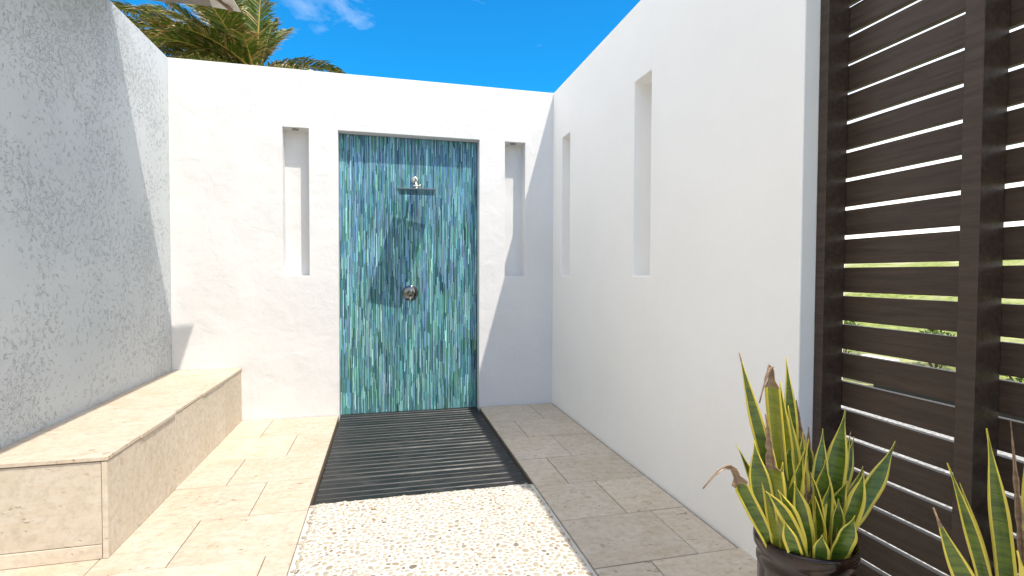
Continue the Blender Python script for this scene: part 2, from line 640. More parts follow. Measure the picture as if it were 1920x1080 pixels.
# ------------------------------------------------------------------ pebble inlay
pebble_path = empty('pebble_path', (0, 0, 0))
tag(pebble_path, kind='structure')
bm = bmesh.new()
nx, ny = 60, 110
PX0, PX1, PY0, PY1 = OX0 - 0.004, OX1 + 0.004, -1.5, YM - 0.004
grid = []
for i in range(nx + 1):
    rowv = []
    for j in range(ny + 1):
        x = PX0 + (PX1 - PX0) * i / nx
        y = PY0 + (PY1 - PY0) * (j / ny) ** 0.45
        if j == ny:
            y += 0.007 * sin(x * 31) * sin(x * 13 + 1) + random.uniform(-0.003, 0.003)
        e = min(i, nx - i) / nx * (PX1 - PX0)
        z = -0.010 + 0.006 * smooth(0, 0.06, e) + random.uniform(-0.0009, 0.0009)
        if j == ny:
            z -= 0.008
        rowv.append(bm.verts.new((x, y, z)))
    grid.append(rowv)
for i in range(nx):
    for j in range(ny):
        bm.faces.new((grid[i][j], grid[i + 1][j], grid[i + 1][j + 1], grid[i][j + 1]))
edge = [grid[i][ny] for i in range(nx + 1)]
low = [bm.verts.new((v.co.x, v.co.y, -0.06)) for v in edge]
for i in range(nx):
    bm.faces.new((edge[i], edge[i + 1], low[i + 1], low[i]))
obj('mortar_bed', bm, M_MORTAR, pebble_path, smooth=True)

PEBCOL = [(0.585, 0.55, 0.49), (0.61, 0.58, 0.53), (0.57, 0.54, 0.49), (0.62, 0.585, 0.53), (0.565, 0.52, 0.45), (0.59, 0.57, 0.53), (0.60, 0.565, 0.50), (0.53, 0.485, 0.42), (0.55, 0.52, 0.48), (0.47, 0.385, 0.28), (0.46, 0.41, 0.35), (0.45, 0.415, 0.375), (0.51, 0.435, 0.33), (0.41, 0.375, 0.33)]
PEBCOL = [tuple(q * 1.07 + 0.01 for q in c) for c in PEBCOL]
PEBW = [9, 10, 9, 9, 6, 9, 9, 4, 5, 0.9, 0.9, 0.9, 1.0, 0.35]


def pebble_into(bm, lay, x, y, z, rx, ry, rz, a, c, sh):
    seg = 9
    rings = []
    for (rr, zz) in ((1.0, 0.0), (0.93, 0.5), (0.62, 0.88)):
        ring = []
        for k in range(seg):
            t = 2 * pi * k / seg
            w = rr * (1 + sh[k % len(sh)])
            lx, ly = rx * w * cos(t), ry * w * sin(t)
            ring.append(bm.verts.new((x + lx * cos(a) - ly * sin(a), y + lx * sin(a) + ly * cos(a), z + rz * zz)))
        rings.append(ring)
    fs = []
    for p_, q_ in zip(rings, rings[1:]):
        for k in range(seg):
            j = (k + 1) % seg
            fs.append(bm.faces.new((p_[k], p_[j], q_[j], q_[k])))
    top = bm.verts.new((x, y, z + rz))
    for k in range(seg):
        fs.append(bm.faces.new((rings[-1][k], rings[-1][(k + 1) % seg], top)))
    for f in fs:
        f.smooth = True
        for l in f.loops:
            l[lay] = (*c, 1)


# throw pebbles, keep those that do not overlap
cells = {}
pebs = []
tries = 0
while tries < 42000:
    tries += 1
    big = 1 - tries / 42000
    rx = random.uniform(0.0095, 0.021) * (0.62 + 0.38 * big)
    ry = rx * random.uniform(0.55, 0.85)
    x = random.uniform(PX0 + 0.018, PX1 - 0.025)
    y = random.uniform(1.55, YM - 0.022)
    key = (int(x / 0.045), int(y / 0.045))
    ok = True
    re_ = (rx + ry) / 2
    for i in (-1, 0, 1):
        for j in (-1, 0, 1):
            for (qx, qy, qr) in cells.get((key[0] + i, key[1] + j), ()):
                if (qx - x) ** 2 + (qy - y) ** 2 < (qr + re_ + 0.0005) ** 2 * 0.98:
                    ok = False
    if ok:
        cells.setdefault(key, []).append((x, y, re_))
        pebs.append((x, y, rx, ry, random.uniform(0, pi)))


def peb_px(pb):
    v = Vector((pb[0], pb[1], 0)) - EYE
    dd = v.dot(F)
    return (960 + FPX * v.dot(RT) / dd, 540 - FPX * v.dot(UP) / dd, pb[2] / dd)


seen = [pb for pb in pebs if peb_px(pb)[1] < 1085]
seen.sort(key=lambda pb: -peb_px(pb)[2] ** 2 * pb[3] / pb[2] / (peb_px(pb)[1] > 0 and Vector((pb[0], pb[1], -1.3)).length or 1))
front = set(seen[:300])
protos = []
for c in PEBCOL:
    bm = bmesh.new()
    lay = bm.loops.layers.color.new('col')
    sh = [random.uniform(-0.10, 0.10) for _ in range(9)]
    pebble_into(bm, lay, 0, 0, 0, 1, 1, 1, 0, c, sh)
    me = bpy.data.meshes.new('pebble')
    bm.to_mesh(me)
    bm.free()
    me.materials.append(M_PEB)
    protos.append(me)
bm = bmesh.new()
lay = bm.loops.layers.color.new('col')
for pb in pebs:
    ci = random.choices(range(len(PEBCOL)), PEBW)[0]
    x, y, rx, ry, a = pb
    z = -0.0055
    rz = random.uniform(0.0028, 0.005)
    if pb in front:
        o = bpy.data.objects.new('pebble', protos[ci])
        o.location = (x, y, z)
        o.scale = (rx, ry, rz)
        o.rotation_euler = (0, 0, a)
        o.parent = pebble_path
        col.objects.link(o)
    else:
        pebble_into(bm, lay, x, y, z, rx, ry, rz, a, PEBCOL[ci], [random.uniform(-0.1, 0.1) for _ in range(9)])
tag(obj('small_pebbles', bm, M_PEB, pebble_path), kind='stuff')

# ------------------------------------------------------------------ back wall with recess, niches and glass mosaic
us = [-2.30, -0.878, -0.659, OX0, OX1, 1.144, 1.349, 1.99]
zs = [-0.20, 1.280, OZ1, OZ1 + 0.004, H]


def bw_depth(i, j):
    if i == 3 and j <= 1:
        return REC
    if i in (1, 5) and j == 1:
        return 0.135
    return 0.0


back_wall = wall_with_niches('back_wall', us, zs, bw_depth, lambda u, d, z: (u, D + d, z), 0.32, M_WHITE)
tag(back_wall, 'white stucco back wall with blue-green mosaic shower recess and two slim niches', 'wall', None, 'thing')

for nx_ in (-0.768, 1.2465):
    bm = bmesh.new()
    add_lathe(bm, [(0.030, 0.0), (0.030, 0.006), (0.020, 0.006), (0.018, 0.002)], 24)
    o = obj('downlight', bm, [mat_simple('downlight_trim', (0.25, 0.24, 0.22), 0.5)], back_wall)
    o.location = (nx_ - 0.01, D + 0.055, OZ1 - 0.0075)

mosaic = None
bm = bmesh.new()
add_box(bm, OX0 + 0.001, OX1 - 0.001, D + REC - 0.006, D + REC - 0.001, -0.06, OZ1 - 0.002)
mosaic = obj('mosaic_panel', bm, M_MGROUT, back_wall)
PAL = {'navy': (0.09, 0.17, 0.36), 'blue': (0.22, 0.40, 0.60), 'sky': (0.36, 0.56, 0.70), 'teal': (0.16, 0.42, 0.46), 'aqua': (0.33, 0.60, 0.60), 'green': (0.20, 0.46, 0.37), 'pale': (0.56, 0.74, 0.73), 'lav': (0.40, 0.48, 0.66), 'moss': (0.30, 0.48, 0.33), 'deep': (0.06, 0.25, 0.28)}
TOPW = {'navy': 1.2, 'blue': 6, 'sky': 9, 'teal': 5, 'aqua': 8, 'green': 2.2, 'pale': 3, 'lav': 4, 'moss': .8, 'deep': .8}
BOTW = {'navy': .7, 'blue': 1.2, 'sky': 2.4, 'teal': 4, 'aqua': 9, 'green': 5.5, 'pale': 6, 'lav': 1.0, 'moss': 2.6, 'deep': .9}
bm = bmesh.new()
lay = bm.loops.layers.color.new('col')
yf = D + REC - 0.0135
x = OX0 + 0.003
names_ = list(PAL)
while x < OX1 - 0.010:
    w = random.uniform(0.0046, 0.0080)
    w = min(w, OX1 - 0.003 - x)
    z = -0.03 - random.uniform(0, 0.2)
    while z < OZ1 - 0.004:
        ln = random.choice([random.uniform(0.08, 0.18), random.uniform(0.15, 0.32)])
        z1 = min(z + ln, OZ1 - 0.004)
        z0 = max(z, -0.05)
        if z1 - z0 > 0.012:
            tt = max(0, min(1, (z + ln / 2) / 2.6 + random.uniform(-0.2, 0.2)))
            tt = smooth(0.15, 0.85, tt)
            wts = [TOPW[k] * tt + BOTW[k] * (1 - tt) for k in names_]
            c = PAL[random.choices(names_, wts)[0]]
            k = random.uniform(0.88, 1.3)
            gm = sum(c) / 3
            c = tuple(min(1, (gm * 0.20 + q * 0.52 + mq * 0.28) * k * 1.10 * random.uniform(0.93, 1.07)) for q, mq in zip(c, (0.29, 0.50, 0.53)))
            pr = random.uniform(-0.0012, 0.0012)
            tl = random.uniform(-0.0006, 0.0006)
            tv = random.uniform(-0.0008, 0.0008)
            xa, xb_ = x, x + w - 0.0012
            za, zb_ = z0 + 0.0008, z1 - 0.0008
            e = 0.0008
            yb_ = D + REC - 0.0062
            bk = [bm.verts.new((px, yb_, pz)) for px, pz in ((xa, za), (xb_, za), (xb_, zb_), (xa, zb_))]
            md = [bm.verts.new((px, yf + 0.0015 + pr, pz)) for px, pz in ((xa, za), (xb_, za), (xb_, zb_), (xa, zb_))]
            fr = [bm.verts.new((px, yf + pr + tx + tz, pz)) for px, pz, tx, tz in ((xa + e, za + e, tl, tv), (xb_ - e, za + e, -tl, tv), (xb_ - e, zb_ - e, -tl, -tv), (xa + e, zb_ - e, tl, -tv))]
            fs = [bm.faces.new(fr)]
            for p_, q_ in ((bk, md), (md, fr)):
                for i in range(4):
                    j = (i + 1) % 4
                    fs.append(bm.faces.new((p_[i], p_[j], q_[j], q_[i])))
            for f in fs:
                for l in f.loops:
                    l[lay] = (*c, 1)
        z = z1
    x += w
st = obj('glass_stick', bm, M_GLASS, mosaic)
tag(st, kind='stuff')

# ------------------------------------------------------------------ right wall
ys2 = [YE, 2.975, 3.205, 4.448, 4.668, D + 0.06]
zs2 = [-0.2, 1.292, 2.598, H + 0.003]
right_wall = wall_with_niches('right_wall', ys2, zs2, lambda i, j: 0.17 if (i in (1, 3) and j == 1) else 0.0, lambda u, d, z: (XR + d, u, z), 0.225, M_WHITE_SHADE_LIFT, 0.006)
tag(right_wall, 'smooth white side wall in shade with two slim upright niches, ending at the dark fence', 'wall', None, 'thing')

# ------------------------------------------------------------------ left wall
bm = bmesh.new()
add_box(bm, XL - 0.30, XL, -2.0, D + 0.05, -0.2, H - 0.004)
left_wall = obj('left_wall', bm, M_WORM)
bv = left_wall.modifiers.new('worn_edge', 'BEVEL')
bv.width = 0.006
bv.segments = 2
tag(left_wall, 'pale grey worm-textured render wall rising behind the stone bench', 'wall', None, 'thing')

# ------------------------------------------------------------------ stone bench
bench = tag(empty('stone_bench', (-1.5, 3.8, 0)), 'travertine clad bench built along the grey textured wall', 'bench')
bo = Vector((-1.5, 3.8, 0))


def bpart(name, x0, x1, y0, y1, z0, z1, b=0.0015, mat=None):
    bm_ = chamfer_box(x0 - bo.x, x1 - bo.x, y0 - bo.y, y1 - bo.y, z0, z1, b)
    return obj(name, bm_, mat or M_TRAVB, bench)


cuts = [YB, 3.46, 3.962, 4.44, D - 0.002]
tops = [YB - 0.002, 2.995, 3.443, 3.930, 4.42, D - 0.003]
for i, (a, b) in enumerate(zip(tops, tops[1:])):
    off = [0.0, 0.006, -0.002, 0.004, 0.001][i]
    o = bpart('seat_slab', XL + 0.002, XB + 0.004 + off, a + 0.001, b - 0.001, ZB - 0.020, ZB + random.uniform(-0.001, 0.001), 0.0018, M_TRAV)
for a, b in zip(cuts, cuts[1:]):
    bpart('side_panel', XB - 0.022, XB - random.uniform(0, 0.0012), a + 0.0018, b - 0.0018, 0.001, ZB - 0.0245)
bpart('front_panel', XL - 0.2, XB - 0.026, YB + 0.006, YB + 0.030, 0.068, ZB - 0.026)
bpart('plinth', XL - 0.2, XB - 0.026, YB + 0.002, YB + 0.034, 0.001, 0.065)
bpart('core', XL + 0.01, XB - 0.024, YB + 0.035, D - 0.01, 0.0, ZB - 0.0225, 0.001, M_GROUT)

# ------------------------------------------------------------------ shower decking
deck = tag(empty('shower_mat', ((OX0 + OX1) / 2, 4.0, -0.02)), 'black slatted shower decking lying in front of the mosaic recess', 'shower mat')
do = Vector(deck.location)
bm = bmesh.new()
add_box(bm, OX0 + 0.002 - do.x, OX1 - 0.002 - do.x, YM - do.y, D + REC - 0.015 - do.y, -0.06, -0.022)
obj('tray', bm, M_SUB, deck)
n_sl = 27
y0, y1 = YM + 0.003, D + REC - 0.017
pit = (y1 - y0) / n_sl
for k in range(n_sl):
    a = y0 + k * pit + random.uniform(0.002, 0.005)
    b = y0 + (k + 1) * pit - random.uniform(0.0015, 0.004)
    bm = chamfer_box(OX0 + 0.006 - do.x, OX1 - 0.006 - do.x, -(b - a) / 2, (b - a) / 2, -0.020, 0.0, random.uniform(0.004, 0.0085))
    o = obj('slat', bm, M_DECK, deck)
    o.location = (0, (a + b) / 2 - do.y, random.uniform(-0.0015, 0.0015))
    o.rotation_euler = (random.uniform(-0.03, 0.03), random.uniform(-.001, .001), random.uniform(-.0012, .0012))

# ------------------------------------------------------------------ rain shower
YT = D + REC - 0.0140      # face of the mosaic
sh = tag(empty('rain_shower', (0.282, YT, 2.2)), 'chrome rain shower with flat square head on the mosaic', 'shower head')


def spart(name, mat, fn, parent):
    bm_ = bmesh.new()
    fn(bm_)
    return obj(name, bm_, mat, parent)


spart('wall_flange', M_BRASSY, lambda b: add_lathe(b, [(0.034, 0.0), (0.034, 0.006), (0.026, 0.012), (0.014, 0.016)], 32, 'Y'), sh)
spart('arm', M_BRASSY, lambda b: add_tube(b, [(0, -0.012, 0), (0, -0.06, 0.0), (0.0, -0.085, -0.004), (0.0, -0.11, -0.018), (0, -0.255, -0.098)], 0.0095, 12), sh)


def joint(b):
    add_tube(b, [(-0.028, -0.262, -0.102), (0.022, -0.262, -0.102)], 0.013, 14)
    add_tube(b, [(0.022, -0.262, -0.102), (0.034, -0.262, -0.102)], 0.019, 14)
    add_tube(b, [(0, -0.262, -0.104), (0, -0.262, -0.146)], [0.010, 0.013], 12)


spart('swivel_joint', M_BRASSY, joint, sh)


def plate(b):
    bm2 = chamfer_box(-0.165, 0.165, -0.425, -0.098, -0.158, -0.146, 0.002)
    me = bpy.data.meshes.new('tmp')
    bm2.to_mesh(me)
    bm2.free()
    b.from_mesh(me)


pl = spart('head_plate', mat_simple('brushed_dark_steel', (0.16, 0.165, 0.165), 0.22, 1.0), plate, sh)


def nozzles(b):
    for i in range(11):
        for j in range(11):
            x_, y_ = -0.14 + 0.028 * i, -0.40 + 0.0275 * j
            add_tube(b, [(x_, y_, -0.1575), (x_, y_, -0.1590)], 0.0022, 5)


pl.matrix_parent_inverse.identity()
pl.matrix_basis = Matrix.Translation((0, -0.2615, 0)) @ Matrix.Rotation(-0.08, 4, 'Z') @ Matrix.Translation((0, 0.2615, 0))
nz_ = spart('nozzles', M_SUB, nozzles, pl)
tag(nz_, kind='stuff')

# ------------------------------------------------------------------ shower valve
va = tag(empty('shower_valve', (0.236, YT, 1.118)), 'round chrome shower valve on the mosaic below the rain shower', 'tap')
spart('escutcheon', M_DARKCHROME, lambda b: add_lathe(b, [(0.074, 0.0), (0.074, 0.004), (0.071, 0.008), (0.060, 0.011), (0.030, 0.013)], 40, 'Y'), va)
spart('knob', M_DARKCHROME, lambda b: add_lathe(b, [(0.030, 0.012), (0.029, 0.070), (0.026, 0.078), (0.012, 0.080)], 32, 'Y'), va)
spart('lever', M_BRASSY, lambda b: add_tube(b, [(0, -0.060, -0.024), (-0.002, -0.066, -0.05), (-0.004, -0.070, -0.072)], [0.006, 0.0055, 0.005], 10), va)

# ------------------------------------------------------------------ slat fence
XF = 1.713
fence = tag(empty('slat_fence', (XS, 0.6, 0)), 'dark brown timber screen fence with horizontal slats and upright posts', 'fence')
fo = Vector(fence.location)
posts = [(1.702, 1.7445), (1.150, 1.204), (0.602, 0.656), (0.054, 0.108), (-0.494, -0.44)]
for (a, b) in posts:
    bm = chamfer_box(XF, XS - 0.0005, -(b - a) / 2, (b - a) / 2, -0.02, H - 0.01, 0.002)
    for v in bm.verts:
        v.co.x -= fo.x
    o = obj('post', bm, M_WOOD, fence)
    o.location = (0, (a + b) / 2 - fo.y, 0)
bm = chamfer_box(XF - 0.001 - fo.x, XS + 0.03 - fo.x, -1.15, 1.14, H - 0.0098, H + 0.03, 0.003)
obj('top_rail', bm, M_WOOD, fence)
PITCH = 0.1161
for k in range(-11, 15):
    zc = 1.340 + PITCH * (k + 0.5)
    if zc - 0.05 < 0.0 or zc + 0.05 > H:
        continue
    bm = chamfer_box(0, 0.026, -1.165, 1.165, -0.0497, 0.0497, 0.0016)
    if k % 3 == 0:
        for v in bm.verts:
            v.co.z += 0.002 * sin(v.co.y * 3 + k)
    o = obj('slat', bm, M_WOOD, fence)
    o.location = (0.0005 + random.uniform(0, 0.002), 0.58 - 0.001, zc)
    o.rotation_euler = (random.uniform(-0.0016, 0.0016), random.uniform(-0.015, 0.015), 0)
    if k == -3:      # weathered split along the grain near the lower edge
        bm = bmesh.new()
        up_r, lo_r = [], []
        for i in range(15):
            t = i / 14
            y_ = 1.555 - 0.185 * t - (0.58 - 0.001)
            z_ = -0.020 + 0.004 * sin(pi * t * 0.9) - 0.020 * smooth(0.75, 1, t)
            w_ = 0.0006 + 0.0022 * t ** 2 + 0.002 * smooth(0.8, 0.95, t)
            up_r.append([bm.verts.new((x_, y_, z_ + w_)) for x_ in (-0.0006, 0.004)])
            lo_r.append([bm.verts.new((x_, y_, z_ - w_)) for x_ in (-0.0006, 0.004)])
        for i in range(14):
            bm.faces.new((up_r[i][0], up_r[i + 1][0], lo_r[i + 1][0], lo_r[i][0]))
            bm.faces.new((up_r[i][0], up_r[i][1], up_r[i + 1][1], up_r[i + 1][0]))
            bm.faces.new((lo_r[i][0], lo_r[i + 1][0], lo_r[i + 1][1], lo_r[i][1]))
        obj('split', bm, M_SUB, o)

# ------------------------------------------------------------------ sansevieria
def mat_leaf(name, c1, c2, band):
    m, nt, b = new_mat(name)
    t = NT(nt)
    v = t.coords(rnd=True)
    n1 = t.noise(t.n('ShaderNodeMapping', {'Vector': v, 'Scale': (9, 9, 60)}).outputs[0], 1.4, 4, 0.65, 0.8)
    n2 = t.noise(v, 14, 4, 0.6)
    f = t.rng(n1.outputs[0], 0.42, 0.62)
    c = t.mix(t.math('MULTIPLY', f, band), c1, c2)
    c = t.mix(t.rng(n2.outputs[0], 0.5, 0.8, 0, 0.35), c, tuple(min(1, q * 1.6 + 0.01) for q in c1))
    t.link(c, b.inputs['Base Color'])
    t.link(t.rng(n2.outputs[0], 0.3, 0.7, 0.28, 0.42), b.inputs['Roughness'])
    t.link(t.bump(n1.outputs[0], 0.12, 0.003), b.inputs['Normal'])
    b.inputs['Subsurface Weight'].default_value = 0.0
    return m


M_LG = mat_leaf('leaf_green', (0.095, 0.145, 0.014), (0.024, 0.055, 0.009), 0.85)
M_LY = mat_leaf('leaf_margin', (0.60, 0.47, 0.06), (0.52, 0.46, 0.09), 0.5)
M_LD = mat_leaf('leaf_dry', (0.30, 0.20, 0.12), (0.16, 0.10, 0.065), 0.9)
M_LO = mat_leaf('leaf_yellowing', (0.22, 0.24, 0.025), (0.13, 0.16, 0.02), 0.7)
LEAFM = [M_LG, M_LY, M_LD, M_LO]


def bez(p0, p1, p2, p3, t):
    u = 1 - t
    return p0 * u ** 3 + p1 * 3 * u * u * t + p2 * 3 * u * t * t + p3 * t ** 3


def make_leaf(parent, base, tip, width, bow=(0, 0, 0), face=0.0, twist=0.3, dry=1.1, green=0, droop=None, mgn=0.2, cup=0.30, seg=22, tipw=1.0):
    """strap leaf as a cupped blade: margin | green | green | margin; rows beyond dry are withered"""
    o0 = Vector(parent.location)
    b_, t_ = Vector(base) - o0, Vector(tip) - o0
    ln = (t_ - b_).length
    bw = Vector(bow)
    up = Vector((0, 0, 1))
    c1 = b_ + (up * 0.25 + (t_ - b_).normalized() * 0.75) * ln * 0.35 + bw * 0.6
    c2 = b_.lerp(t_, 0.68) + bw
    cl = [bez(b_, c1, c2, t_, i / seg) for i in range(seg + 1)]
    if droop is not None:
        d0 = Vector(droop) - o0
        a = cl[-1]
        dirn = (cl[-1] - cl[-2]).normalized()
        mid = a + dirn * (d0 - a).length * 0.45
        nd = 9
        for i in range(1, nd + 1):
            t = i / nd
            cl.append(a * (1 - t) ** 2 + mid * 2 * t * (1 - t) + d0 * t * t)
    n = len(cl) - 1
    nbase = seg
    bm = bmesh.new()
    rows_ = []
    fdir = Vector((cos(face), sin(face), 0))           # direction the cupped face looks
    for i, p in enumerate(cl):
        t = i / n
        tg = (cl[min(i + 1, n)] - cl[max(i - 1, 0)]).normalized()
        side = tg.cross(fdir)
        if side.length < 1e-3:
            side = Vector((1, 0, 0))
        side.normalize()
        nrm = side.cross(tg).normalized()
        ang = twist * (t - 0.3)
        s2 = side * cos(ang) + nrm * sin(ang)
        n2 = nrm * cos(ang) - side * sin(ang)
        w = width * 0.54
        prof = (0.62 + 0.38 * smooth(0, 0.45, t)) * (1 - smooth(0.60, 1.0, t) ** 1.3 * 0.97)
        if droop is not None:
            prof = (0.62 + 0.38 * smooth(0, 0.4, t)) * (1 - 0.55 * smooth(nbase / n * 0.9, nbase / n, t)) * (1 - 0.9 * smooth(nbase / n, 1, t))
        w *= max(prof, 0.03)
        cu = cup * (1.25 - 0.6 * t)
        if t > dry:
            cu += 0.6
            w *= 0.85 + 0.25 * sin(i * 2.3)
        mg = 1 - mgn * 1.45
        rowv = []
        for q in (-1.0, -mg, -0.3, 0.0, 0.3, mg, 1.0):
            rip = 0.03 * width * sin(t * 17 + q * 2) * (abs(q) > 0.7)
            off = n2 * (w * cu * q * q + rip)
            rowv.append(bm.verts.new(p + s2 * w * q + off))
        rows_.append(rowv)
    for i, (a, c) in enumerate(zip(rows_, rows_[1:])):
        t = (i + 0.5) / n
        for k in range(6):
            f = bm.faces.new((a[k], a[k + 1], c[k + 1], c[k]))
            f.smooth = True
            f.material_index = 2 if t > dry else (1 if k in (0, 5) else green)
    o = obj('leaf', bm, LEAFM, parent)
    so_ = o.modifiers.new('thickness', 'SOLIDIFY')
    so_.thickness = 0.0022
    so_.offset = 0
    return o


def mat_pot():
    m, nt, b = new_mat('glazed_pot')
    t = NT(nt)
    v = t.coords()
    sp = t.n('ShaderNodeSeparateXYZ', {0: v})
    nz = t.noise(v, 9, 5, 0.65, 0.6)
    z = t.math('ADD', sp.outputs[2], t.math('MULTIPLY', t.math('SUBTRACT', nz.outputs[0], 0.5), 0.06))
    c = t.mix(t.rng(nz.outputs[0], 0.35, 0.65), (0.006, 0.007, 0.022), (0.016, 0.02, 0.07))
    c = t.mix(t.rng(z, 0.42, 0.45), c, (0.008, 0.0045, 0.0035))
    c = t.mix(t.math('MULTIPLY', t.rng(z, 0.50, 0.54), t.rng(nz.outputs[0], 0.4, 0.7)), c, (0.035, 0.014, 0.009))
    t.link(c, b.inputs['Base Color'])
    b.inputs['Roughness'].default_value = 0.14
    b.inputs['Specular IOR Level'].default_value = 0.4
    t.link(t.bump(nz.outputs[0], 0.1, 0.004), b.inputs['Normal'])
    return m


M_POT = mat_pot()
M_SOIL = mat_simple('potting_soil', (0.055, 0.038, 0.026), 0.95, 0, (60, 0.5), (70, 1.0, 0.02))


def make_pot(parent, r, hgt):
    bm_ = bmesh.new()
    add_lathe(bm_, [(r * 0.60, 0.0), (r * 0.64, 0.012), (r * 0.80, hgt * 0.35), (r * 0.90, hgt * 0.70), (r * 0.91, hgt * 0.84), (r * 0.935, hgt * 0.855), (r * 0.935, hgt * 0.875), (r * 0.91, hgt * 0.89), (r * 0.925, hgt * 0.915), (r * 0.985, hgt * 0.935), (r * 1.0, hgt * 0.96), (r * 0.995, hgt * 0.985), (r * 0.965, hgt), (r * 0.93, hgt * 0.99), (r * 0.905, hgt * 0.95), (r * 0.88, hgt * 0.86), (0.01, hgt * 0.85)], 56)
    p_ = obj('pot', bm_, M_POT, parent)
    bm_ = bmesh.new()
    vs_ = []
    c = bm_.verts.new((0, 0, hgt * 0.905))
    rr_ = []
    for q in range(1, 7):
        rr_.append([bm_.verts.new((r * 0.895 * q / 6 * cos(2 * pi * k / 28), r * 0.895 * q / 6 * sin(2 * pi * k / 28), hgt * 0.905 + random.uniform(-0.006, 0.006) - 0.006 * (q == 6))) for k in range(28)])
    for k in range(28):
        bm_.faces.new((c, rr_[0][k], rr_[0][(k + 1) % 28]))
    for a, b in zip(rr_, rr_[1:]):
        for k in range(28):
            j = (k + 1) % 28
            bm_.faces.new((a[k], b[k], b[j], a[j]))
    obj('soil', bm_, M_SOIL, parent)
    return p_


PC = Vector((1.14, 1.18, 0.0))
pot1 = tag(empty('potted_plant', PC), 'snake plant with many yellow-edged leaves and withered tips in a dark glazed pot', 'potted plant', 'snake plants in pots by the fence')
PR, PH = 0.131, 0.573
make_pot(pot1, PR, PH)
FACE = math.atan2(-PC.y, -PC.x)


def soil(px, dy):
    """point on the soil of the first pot under the given photo column"""
    dy *= 0.8
    p = at(px, 1010, PC.y + dy)
    q = Vector((p.x - PC.x, dy, 0))
    if q.length > PR * 0.74:
        q *= PR * 0.74 / q.length
    return Vector((PC.x + q.x, PC.y + q.y, PH * 0.90))


def L(bpx, bdy, tpx, tpy, tdy, w, **kw):
    b_ = soil(bpx, bdy)
    t_ = at(tpx, tpy, PC.y + tdy * 0.8)
    dr = kw.pop('drop', None)
    if dr:
        kw['droop'] = at(dr[0], dr[1], PC.y + dr[2])
    kw.setdefault('face', FACE + random.uniform(-0.5, 0.5))
    return make_leaf(pot1, b_, t_, w, **kw)


# back of the clump
L(1474, 0.05, 1386, 661, 0.02, 0.034, bow=(0.0, 0, 0), twist=0.5, dry=0.97)
L(1482, 0.04, 1473, 668, 0.06, 0.034, bow=(0.02, 0, 0), twist=0.3)
L(1480, 0.03, 1449, 696, 0.03, 0.040, bow=(-0.005, 0, 0), dry=0.66, drop=(1424, 756, 0.0), green=3, cup=0.5)
L(1490, 0.02, 1463, 716, 0.04, 0.036, bow=(0, 0, 0), green=3, twist=0.5)
L(1500, 0.06, 1493, 750, 0.06, 0.034, bow=(0.02, 0, 0), dry=0.74)
L(1535, 0.05, 1542, 811, 0.06, 0.026, dry=0.6, bow=(0, 0, 0))
L(1460, 0.05, 1381, 834, 0.05, 0.022, bow=(0.015, 0, -0.01), twist=0.6)
L(1498, 0.03, 1500, 828, 0.03, 0.044, dry=0.84, green=3, cup=0.6)
L(1512, 0.00, 1514, 855, 0.02, 0.020, dry=0.25, cup=0.8)
L(1520, 0.07, 1516, 800, 0.08, 0.032, dry=0.8)
L(1490, 0.07, 1480, 790, 0.09, 0.034)
L(1548, 0.07, 1560, 850, 0.09, 0.034)
L(1572, 0.06, 1601, 819, 0.06, 0.036, bow=(0.01, 0, 0), twist=0.4)
L(1568, 0.03, 1585, 770, 0.03, 0.052, bow=(-0.01, 0, -0.02), twist=0.3, mgn=0.17)
L(1582, 0.03, 1618, 874, 0.04, 0.030, bow=(0.02, 0, 0), twist=0.6)
L(1584, 0.00, 1679, 827, -0.02, 0.046, bow=(0.005, 0, -0.035), twist=0.5, mgn=0.18)
# middle
L(1444, 0.0, 1414, 826, 0.0, 0.052, bow=(-0.01, 0, 0), face=FACE + 0.2, twist=0.25, mgn=0.14)
L(1438, -0.01, 1378, 884, -0.01, 0.036, bow=(-0.005, 0, 0), dry=0.60, drop=(1318, 916, -0.02), twist=0.2)
L(1466, -0.03, 1447, 862, -0.02, 0.052, dry=0.66, drop=(1436, 776, -0.01), green=3, cup=0.5, mgn=0.1)
L(1478, -0.02, 1517, 822, -0.03, 0.030, bow=(-0.01, 0, 0), twist=0.9, mgn=0.34)
L(1540, -0.02, 1548, 862, -0.01, 0.048, face=FACE - 0.2, twist=0.2, mgn=0.16)
L(1526, -0.04, 1520, 886, -0.05, 0.036, bow=(0.02, -0.02, 0), twist=1.1, mgn=0.28)
L(1520, -0.05, 1489, 902, -0.05, 0.042, bow=(-0.005, -0.01, 0), face=FACE + 0.6, mgn=0.26)
L(1572, -0.02, 1620, 882, -0.05, 0.042, bow=(-0.005, -0.02, 0), twist=0.8, mgn=0.28)
L(1540, -0.06, 1528, 930, -0.07, 0.034, bow=(0.015, 0, 0.0), twist=0.8, mgn=0.3)
L(1562, -0.05, 1572, 935, -0.06, 0.030, bow=(0.01, 0, 0), twist=0.6)
# front, low
L(1506, -0.08, 1459, 918, -0.07, 0.038, bow=(0.01, -0.01, 0.01), twist=0.6, mgn=0.26)
L(1516, -0.09, 1436, 921, -0.08, 0.030, bow=(0.01, 0, 0.03), twist=0.5, mgn=0.3)
L(1500, -0.10, 1470, 975, -0.10, 0.034, mgn=0.22)
L(1558, -0.09, 1603, 966, -0.11, 0.048, bow=(-0.01, -0.01, -0.01), face=FACE + 0.5, twist=0.3, mgn=0.17)
L(1540, -0.11, 1541, 1003, -0.115, 0.036, face=FACE, mgn=0.2)
L(1494, -0.05, 1476, 945, -0.05, 0.036)
L(1552, -0.03, 1556, 905, -0.03, 0.040, mgn=0.2)
L(1470, 0.0, 1440, 800, 0.02, 0.026, mgn=0.3)
L(1510, 0.02, 1478, 760, 0.03, 0.030, green=3, mgn=0.3)
L(1555, 0.00, 1580, 888, 0.02, 0.036, mgn=0.25)

